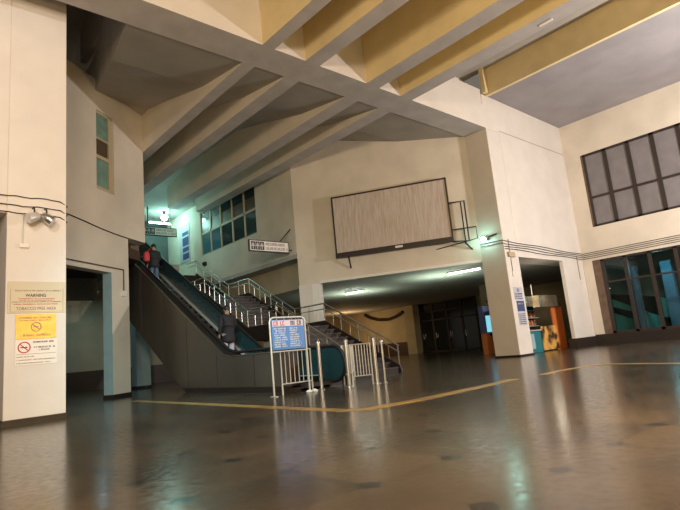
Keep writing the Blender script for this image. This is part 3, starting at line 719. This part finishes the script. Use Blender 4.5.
def nosmoke(P, s, h, r, d, mring, mcig, par):
    ring = [P(s + r * math.cos(2 * PI * k / 28), h + r * math.sin(2 * PI * k / 28), d) for k in range(28)]
    MB().tube(ring, r * .11, 6, closed=True).build('prohibition_ring', mring, par)
    a = .75
    MB().tube([P(s - r * math.cos(a), h + r * math.sin(a), d), P(s + r * math.cos(a), h - r * math.sin(a), d)], r * .09, 6).build('prohibition_bar', mring, par)
    q = MB(); slabbox(q, P, s - r * .6, s + r * .55, h - r * .1, h + r * .1, d - .001, d + .003); q.build('cigarette_mark', mcig, par)
nosmoke(P, .53, 1.84, .085, .014, 'fadedink', 'fadedink', nt)
words(words(words(MB(), P, .24, .82, 2.00, 2.035, .012), P, .24, .82, 1.96, 1.98, .012), P, .26, .80, 1.66, 1.70, .012).build('lettering', 'fadedink', nt)
nt = thing('no_smoking_notice', 'white no smoking notice with a red circle, lowest on the left pillar', 'sign', tuple(P(.52, 1.1)))
q = MB(); slabbox(q, P, .18, .90, 1.11, 1.595, 0, .010); q.build('sheet', 'paper', nt)
nosmoke(P, .33, 1.45, .10, .012, 'red', 'ink', nt)
words(words(words(MB(), P, .48, .86, 1.53, 1.56, .010), P, .48, .88, 1.43, 1.46, .010), P, .58, .78, 1.38, 1.41, .010).build('lettering', 'ink', nt)
q = words(words(words(MB(), P, .2, .50, 1.26, 1.28, .010), P, .2, .88, 1.20, 1.218, .010), P, .2, .80, 1.14, 1.158, .010); slabbox(q, P, .19, .89, 1.315, 1.322, .010, .012); q.build('small_lettering', 'fadedink', nt)
# notices on the middle pillar
P = frame((17.07, YB0, 0), (1, 0, 0), (0, -1, 0))
nt = thing('paper_notice', 'grey notice with a round symbol, topmost paper on the middle pillar', 'sign', tuple(P(.45, 2.0)))
q = MB(); slabbox(q, P, .20, .80, 2.02, 2.50, 0, .008); q.build('sheet', 'grime', nt)
nosmoke(P, .5, 2.38, .07, .010, 'navy', 'navy', nt)
words(words(words(MB(), P, .24, .76, 2.22, 2.27, .008), P, .24, .76, 2.14, 2.18, .008), P, .24, .76, 2.06, 2.10, .008).build('lettering', 'navy', nt)
nt = thing('paper_notice', 'dark blue picture sheet between two papers on the middle pillar', 'sign', tuple(P(.5, 1.6)))
q = MB(); slabbox(q, P, .28, .80, 1.60, 1.99, 0, .008); q.build('sheet', 'navy', nt)
words(MB(), P, .34, .74, 1.86, 1.91, .008).build('lettering', 'grime', nt)
nt = thing('paper_notice', 'grey closely printed sheet, lowest paper on the middle pillar', 'sign', tuple(P(.5, 1.1)))
q = MB(); slabbox(q, P, .26, .80, 1.10, 1.57, 0, .008); q.build('sheet', 'grime', nt)
q = MB()
for k in range(6): words(q, P, .30, .76, 1.14 + k * .07, 1.17 + k * .07, .008)
q.build('lettering', 'navy', nt)

# ------------------------------------------------------------------ snack kiosk and machine
ky = 10.75
k = thing('snack_kiosk', 'small snack kiosk with silver fascia, orange side and food picture behind the middle pillar', 'kiosk', (19.8, 11.2, 0))
MB().box(18.1, 20.0, ky, ky + .08, 1.85, 2.25).prism([(20.0, ky, 1.80), (20.15, ky - .2, 1.80), (21.7, ky - .2, 1.80), (22.6, ky + .1, 1.80)], (0, 0, .47)).build('fascia', 'foil', k)
MB().box(18.6, 22.4, ky + .11, ky + 1.3, 2.20, 2.25).build('roof_panel', 'darksteel', k)
MB().box(18.5, 20.3, ky, ky + .9, 0, .85).build('counter', 'teal', k, bevel=.01)
MB().box(18.45, 20.3, ky - .05, ky + .95, .85, .90).build('counter_top', 'steelmat', k)
MB().box(18.9, 19.7, ky - .005, ky, .15, .75).build('door_panel', 'paleteal', k)
MB().box(19.3, 22.3, ky + 1.25, ky + 1.3, 0, 2.2).build('back_panel', 'teal', k)
MB().box(18.9, 19.7, ky + .25, ky + .30, 0.98, 1.75).build('menu_screen', 'screen', k)
for z in (1.05, 1.4, 1.72):
    sh = MB().box(20.0, 21.8, ky + .75, ky + 1.2, z, z + .03).build('shelf', 'steelmat', k)
MB().box(20.25, 21.55, ky - .06, ky - .02, .05, 1.02).build('food_poster', 'food', k)
MB().box(21.45, 22.35, ky - .02, ky + .06, 0, 1.82).build('side_panel', 'orange', k, bevel=.01)
MB().box(20.3, 21.45, ky, ky + .5, 0, 1.0).build('display_case', 'darksteel', k)
MB().tube([(20.6, ky + .3, 2.24), (20.6, ky + .3, 2.75), (20.63, ky + .3, 2.8)], .02, 6).build('mast', 'steel', k)
random.seed(11)
for z in (1.08, 1.43):
    for i in range(7):
        x = 20.15 + i * .25; r = .075
        b_ = MB().lathe([(r, 0), (r, .16), (r * .45, .22), (r * .45, .26)], (x, ky + .95, z), 10)
        tag(b_.build('snack_jar', ['goods', 'orange', 'food', 'redbag'][(i * 3 + int(z * 10)) % 4], smooth=True), 'small snack jar on the %s shelf inside the kiosk' % ('lower' if z < 1.2 else 'upper'), 'jar', 'snack jars on the %s kiosk shelf' % ('lower' if z < 1.2 else 'upper'))
k = thing('ticket_machine', 'tall machine with blue screen and orange base left of the middle pillar', 'machine', (21.2, 13.6, 0))
P = frame((20.85, 13.7, 0), (.92, -.38, 0), (-.38, -.92, 0))
q = MB(); slabbox(q, P, 0, 1.0, 0, .95, -.4, 0); q.build('base_cabinet', 'orange', k, bevel=.01)
q = MB(); slabbox(q, P, 0, 1.0, .95, 2.2, -.4, -.02); q.build('upper_case', 'navy', k, bevel=.01)
q = MB(); slabbox(q, P, .10, .75, 1.0, 1.75, -.02, -.005); q.build('screen', 'screen', k)
q = MB(); slabbox(q, P, .2, .7, .82, .95, .0, .06); q.build('keypad_shelf', 'black', k)

# hanging pipe/garland at the back wall
pts = [(30.85, 31.8, 3.5), (30.85, 31.2, 3.2), (30.85, 30.3, 2.95), (30.85, 29.2, 2.85), (30.85, 28.3, 3.0), (30.85, 27.5, 3.3)]
tag(MB().tube(pts, .12, 8).build('sagging_duct', 'darksteel'), 'dark sagging duct hanging on the back wall of the lower hall', 'duct')

# ------------------------------------------------------------------ people
def skinned(name, verts, edges, radii, m, parent=None, levels=2, root=0):
    me = bpy.data.meshes.new(name); me.from_pydata(verts, edges, [])
    o = bpy.data.objects.new(name, me); COL.objects.link(o)
    sk = o.modifiers.new('skin', 'SKIN'); sk.use_smooth_shade = True
    for i, r in enumerate(radii):
        d = me.skin_vertices[0].data[i]; d.radius = (r, r) if not isinstance(r, tuple) else r; d.use_root = (i == root)
    sb = o.modifiers.new('sub', 'SUBSURF'); sb.levels = levels; sb.render_levels = levels
    bpy.context.view_layer.update()
    me2 = bpy.data.meshes.new_from_object(o.evaluated_get(bpy.context.evaluated_depsgraph_get()))
    bpy.data.objects.remove(o)
    for p in me2.polygons: p.use_smooth = True
    me2.materials.clear(); me2.materials.append(M[m])
    o2 = bpy.data.objects.new(name, me2); COL.objects.link(o2)
    if parent: o2.parent = parent
    return o2
def person(label, loc, yaw, H, top, legs, coat_len, bag=None, reach=True):
    """faces local +y; origin at the feet"""
    s = H / 1.75
    def V(x, y, z): return (x * s, y * s, z * s)
    root = None
    # continuous body: pelvis, spine, neck, head, arms with fingers, legs with feet
    vs = [V(0, 0, .95), V(0, .0, 1.12), V(0, -.01, 1.30), V(0, -.01, 1.44), V(0, .0, 1.51), V(0, .015, 1.60), V(0, .01, 1.69)]
    rad = [.10, .09, .10, .075, .052, .085, .075]
    ed = [(0, 1), (1, 2), (2, 3), (3, 4), (4, 5), (5, 6)]
    def chain(start, pts, rs):
        prev = start
        for p, r in zip(pts, rs):
            vs.append(V(*p)); rad.append(r); ed.append((prev, len(vs) - 1)); prev = len(vs) - 1
        return prev
    hands = []
    for sx in (-1, 1):
        chain(0, [(.10 * sx, 0, .88), (.105 * sx, .02, .50), (.105 * sx, -.01, .10), (.11 * sx, .0, .045), (.115 * sx, .15, .03)], [.070, .050, .040, .045, .035])
        if sx > 0 and reach: arm = [(.20, 0, 1.42), (.25, .02, 1.16), (.30, .24, 1.08), (.31, .30, 1.08)]
        else: arm = [(.20 * sx, 0, 1.42), (.24 * sx, -.02, 1.14), (.25 * sx, .06, .90), (.25 * sx, .075, .84)]
        w = chain(3, arm, [.045, .036, .030, .030])
        a = Vector(arm[-1]); d = (a - Vector(arm[-2])).normalized(); side_ = Vector((1, 0, 0)) if abs(d.x) < .8 else Vector((0, 1, 0))
        pal = a + d * .05; vs.append(V(*pal)); rad.append(.030); ed.append((w, len(vs) - 1)); pi_ = len(vs) - 1
        curl = Vector((-sx * .012, .012, -.02))
        for fi, ln in enumerate((.070, .080, .074, .058)):
            off = Vector((0, 1, 0)) * (fi - 1.5) * .018 if abs(d.z) > .6 else Vector((1, 0, 0)) * (fi - 1.5) * .018
            p1 = pal + off + d * .035; p2 = p1 + d * ln * .5 + curl * .3; p3 = p2 + (d * .7 + curl * 20).normalized() * ln * .45
            chain(pi_, [tuple(p1), tuple(p2), tuple(p3)], [.0095, .0088, .0075])
        th = pal - d * .02 + Vector((-sx * .02, .02, 0)); chain(w, [tuple(th), tuple(th + d * .03 + Vector((-sx * .012, .012, 0)))], [.011, .009])
    body = skinned('person', vs, ed, [r * s for r in rad], 'skin', None, 2, 0)
    body.location = loc; body.rotation_euler = (0, 0, yaw); tag(body, label, 'person')
    # face
    fc = MB()
    for sx in (-1, 1):
        fc.lathe([(.004, 0), (.012, .006), (.012, .014), (.004, .018)], (sx * .032 * s, .088 * s, 1.635 * s), 8, (0, 1, 0))
    ch = fc.build('eyes', 'ink'); ch.parent = body
    ns = MB().lathe([(.018, -.02), (.014, .0), (.006, .02)], (0, .10 * s, 1.61 * s), 8, (0, .3, 1)); n_ = ns.build('nose', 'skin'); n_.parent = body
    er = MB()
    for sx in (-1, 1): er.lathe([(.010, 0), (.026, .008), (.022, .018)], (sx * .078 * s, .01 * s, 1.625 * s), 10, (sx, 0, 0))
    e_ = er.build('ears', 'skin'); e_.parent = body
    mo = MB().box(-.025 * s, .025 * s, .090 * s, .098 * s, 1.565 * s, 1.573 * s).build('mouth', 'redbag'); mo.parent = body
    # hair: cap over the back and top of the head
    hv = []; hf = []; n1, n2 = 14, 9
    for i in range(n2):
        th_ = PI * .62 * i / (n2 - 1)
        for j in range(n1):
            ph = 2 * PI * j / n1; x = math.sin(th_) * math.cos(ph); y = math.sin(th_) * math.sin(ph); z = math.cos(th_)
            if y > .2: z = max(z, .45)
            hv.append((x * .096 * s, y * .108 * s - .004, 1.665 * s + z * .115 * s))
    for i in range(n2 - 1):
        for j in range(n1): hf.append((i * n1 + j, i * n1 + (j + 1) % n1, (i + 1) * n1 + (j + 1) % n1, (i + 1) * n1 + j))
    hr = MB().add(hv, hf).build('hair', 'hair', smooth=True); hr.parent = body
    # jacket
    jv = [V(0, 0, coat_len - .06), V(0, 0, .98), V(0, 0, 1.14), V(0, -.01, 1.32), V(0, -.01, 1.44), V(0, 0, 1.50)]
    jr = [(.245, .245), (.19, .19), (.18, .18), (.19, .19), (.15, .15), (.085, .085)]; je = [(i, i + 1) for i in range(5)]
    for sx in (-1, 1):
        arm = [(.20, 0, 1.42), (.25, .02, 1.16), (.30, .235, 1.08)] if (sx > 0 and reach) else [(.20 * sx, 0, 1.42), (.24 * sx, -.02, 1.14), (.25 * sx, .055, .92)]
        pr = 4
        for p, r in zip(arm, (.09, .070, .055)): jv.append(V(*p)); jr.append((r, r)); je.append((pr, len(jv) - 1)); pr = len(jv) - 1
    j_ = skinned('jacket', jv, je, [(a * s, b * s) for a, b in jr], top, body, 2, 1)
    # trousers
    tv = [V(0, 0, 1.0)]; tr = [.14]; te = []
    for sx in (-1, 1):
        pr = 0
        for p, r in (((.095 * sx, 0, .84), .092), ((.105 * sx, .02, .50), .080), ((.105 * sx, -.01, .12), .066)):
            tv.append(V(*p)); tr.append(r); te.append((pr, len(tv) - 1)); pr = len(tv) - 1
    skinned('trousers', tv, te, [r * s for r in tr], legs, body, 2, 0)
    sh = MB()
    for sx in (-1, 1): sh.lathe([(.045, -.11), (.055, -.05), (.05, .05), (.04, .12), (.015, .15)], (.112 * sx * s, .04 * s, .05), 10, (0, 1, 0))
    s_ = sh.build('shoes', 'black', smooth=True); s_.parent = body
    if bag:
        bo = MB().lathe([(.05, -.2), (.15, -.17), (.17, 0), (.13, .16), (.05, .2)], (0, 0, 0), 14)
        bb_ = bo.build('shoulder_bag', 'redbag', smooth=True)
        bb_.rotation_euler = (0, 0, yaw); off = Matrix.Rotation(yaw, 3, 'Z') @ Vector((-.34, -.10, 1.15)); bb_.location = Vector(loc) + off
        bb_.scale = (.75, .7, 1)
        tag(bb_, 'red cloth bag held at the side of the person high on the escalator', 'bag')
        st_ = MB().tube([(-.30 * s, -.09, 1.30), (-.20 * s, -.05, 1.46), (-.12 * s, .03, 1.48), (-.22 * s, .10, 1.40), (-.32 * s, .04, 1.25)], .014, 6).build('bag_strap', 'redbag'); st_.parent = body
    return body
def stepz(y): 
    n = math.floor((y - 12.6) / .355); return .05 + .205 * n + .205
person('person in a dark coat and pale trousers standing low on the escalator, seen from behind', (7.62, 13.60, stepz(13.60)), 0.0, 1.74, 'jacket', 'palecloth', .70)
person('person in a charcoal jacket and blue jeans riding high on the escalator', (7.66, 18.95, stepz(18.95)), 0.1, 1.66, 'grayjacket', 'jeans', .90, bag=True)

# ------------------------------------------------------------------ lights
def lamp(name, kind, loc, color, energy, size=0.2, rot=None, **kw):
    d = bpy.data.lights.new(name, kind); d.color = color; d.energy = energy
    if kind in ('POINT', 'SPOT'): d.shadow_soft_size = size
    if kind == 'AREA': d.size = size
    for a, b in kw.items(): setattr(d, a, b)
    o = bpy.data.objects.new(name, d); COL.objects.link(o); o.location = loc
    if rot: o.rotation_euler = rot
    return o
lamp('key_flood', 'POINT', (18.3, -0.3, 4.6), (1.0, 0.91, 0.86), 3500, .25)
lamp('left_flood', 'SPOT', (-3.0, 1.5, 8.0), (1.0, 0.93, 0.92), 1450, .15, rot=(Vector((2.6, 13.0, 4.6)) - Vector((-3.0, 1.5, 8.0))).to_track_quat('-Z', 'Y').to_euler(), spot_size=R(50), spot_blend=.6)
lamp('sodium_flood', 'POINT', (-5, -1, 4.5), (1.0, 0.58, 0.14), 1100, .5)
lamp('sodium_bounce_fill', 'POINT', (5.0, 0.0, 2.5), (1.0, 0.62, 0.22), 750, .5)  # added point, stands in for sodium light bounced off the floor
def aim(loc, to): return (Vector(to) - Vector(loc)).to_track_quat('-Z', 'Y').to_euler()
lamp('cream_fill', 'AREA', (-2.5, -3.5, 5.0), (1.0, 0.82, 0.62), 1050, 2.0, rot=aim((-2.5, -3.5, 5.0), (11, 14, 5.5)))
lamp('upper_bulb_light', 'POINT', (12.0, 28, 9.0), (0.45, 1.0, 0.88), 150, .15)
lamp('upper_teal_fill', 'POINT', (10.2, 24.6, 7.4), (0.45, 0.95, 0.88), 80, .3)  # added teal fill to brighten the upper sign, no fitting
lamp('pillar_lamp_light', 'POINT', (16.75, 10.62, 4.4), (0.45, 1.0, 0.88), 9, .08)
lamp('stair_fill', 'AREA', (9.0, 15.6, 3.6), (0.45, 0.95, 0.9), 11, .8, rot=aim((9.0, 15.6, 3.6), (11.5, 20, 3.0)))  # added fill on the stairs, turned so the floor does not mirror it
lamp('under_escalator_light', 'AREA', (7.6, 25.0, 4.5), (0.50, 0.9, 1.0), 45, 1.5)
lamp('back_uplight_fill', 'AREA', (18.6, 14.0, 2.4), (0.75, 1.0, 0.75), 60, 1.5, rot=(PI, 0, 0))  # added upward fill that brightens the low ceiling, no fitting here
lamp('back_uplight_fill_far', 'AREA', (18.3, 19.4, 2.4), (0.8, 1.0, 0.75), 60, 1.5, rot=(PI, 0, 0))  # second added upward fill, further back under the low ceiling
lamp('back_room_sodium', 'POINT', (27.5, 30.5, 2.4), (1.0, 0.65, 0.3), 150, .4)
lamp('kiosk_light', 'POINT', (20.2, 10.4, 2.6), (1.0, 0.85, 0.65), 14, .1)
lamp('outdoor_teal_light', 'POINT', (25.2, 7.5, 3.2), (0.25, 0.9, 1.0), 28, .2)
lamp('escalator_foot_fill', 'AREA', (4.2, 8.0, 4.5), (0.40, 0.85, 1.0), 90, 1.5, rot=aim((4.2, 8.0, 4.5), (6.8, 13.2, 0)), spread=R(100))  # added teal fill for the cladding and floor at the escalator foot

wd = bpy.data.worlds.new('night'); bpy.context.scene.world = wd; wd.use_nodes = True
wd.node_tree.nodes['Background'].inputs[0].default_value = (0.85, 0.74, 0.58, 1); wd.node_tree.nodes['Background'].inputs[1].default_value = 0.20

# ------------------------------------------------------------------ camera
a, p, r = 0.8370389, 0.1788281, -0.0939091
f = Vector((math.cos(a) * math.cos(p), math.sin(a) * math.cos(p), math.sin(p)))
ri = Vector((math.sin(a), -math.cos(a), 0)); up = ri.cross(f)
ri2 = ri * math.cos(r) + up * math.sin(r); up2 = -ri * math.sin(r) + up * math.cos(r)
cd = bpy.data.cameras.new('camera'); cd.sensor_width = 36; cd.lens = 520 / 680 * 36; cd.clip_end = 200
cam = bpy.data.objects.new('camera', cd); COL.objects.link(cam)
mw = Matrix((ri2, up2, -f)).transposed().to_4x4(); mw.translation = Vector((0, 0, 0.85)); cam.matrix_world = mw
sc = bpy.context.scene; sc.camera = cam
sc.view_settings.view_transform = 'Standard'; sc.view_settings.exposure = 0.0
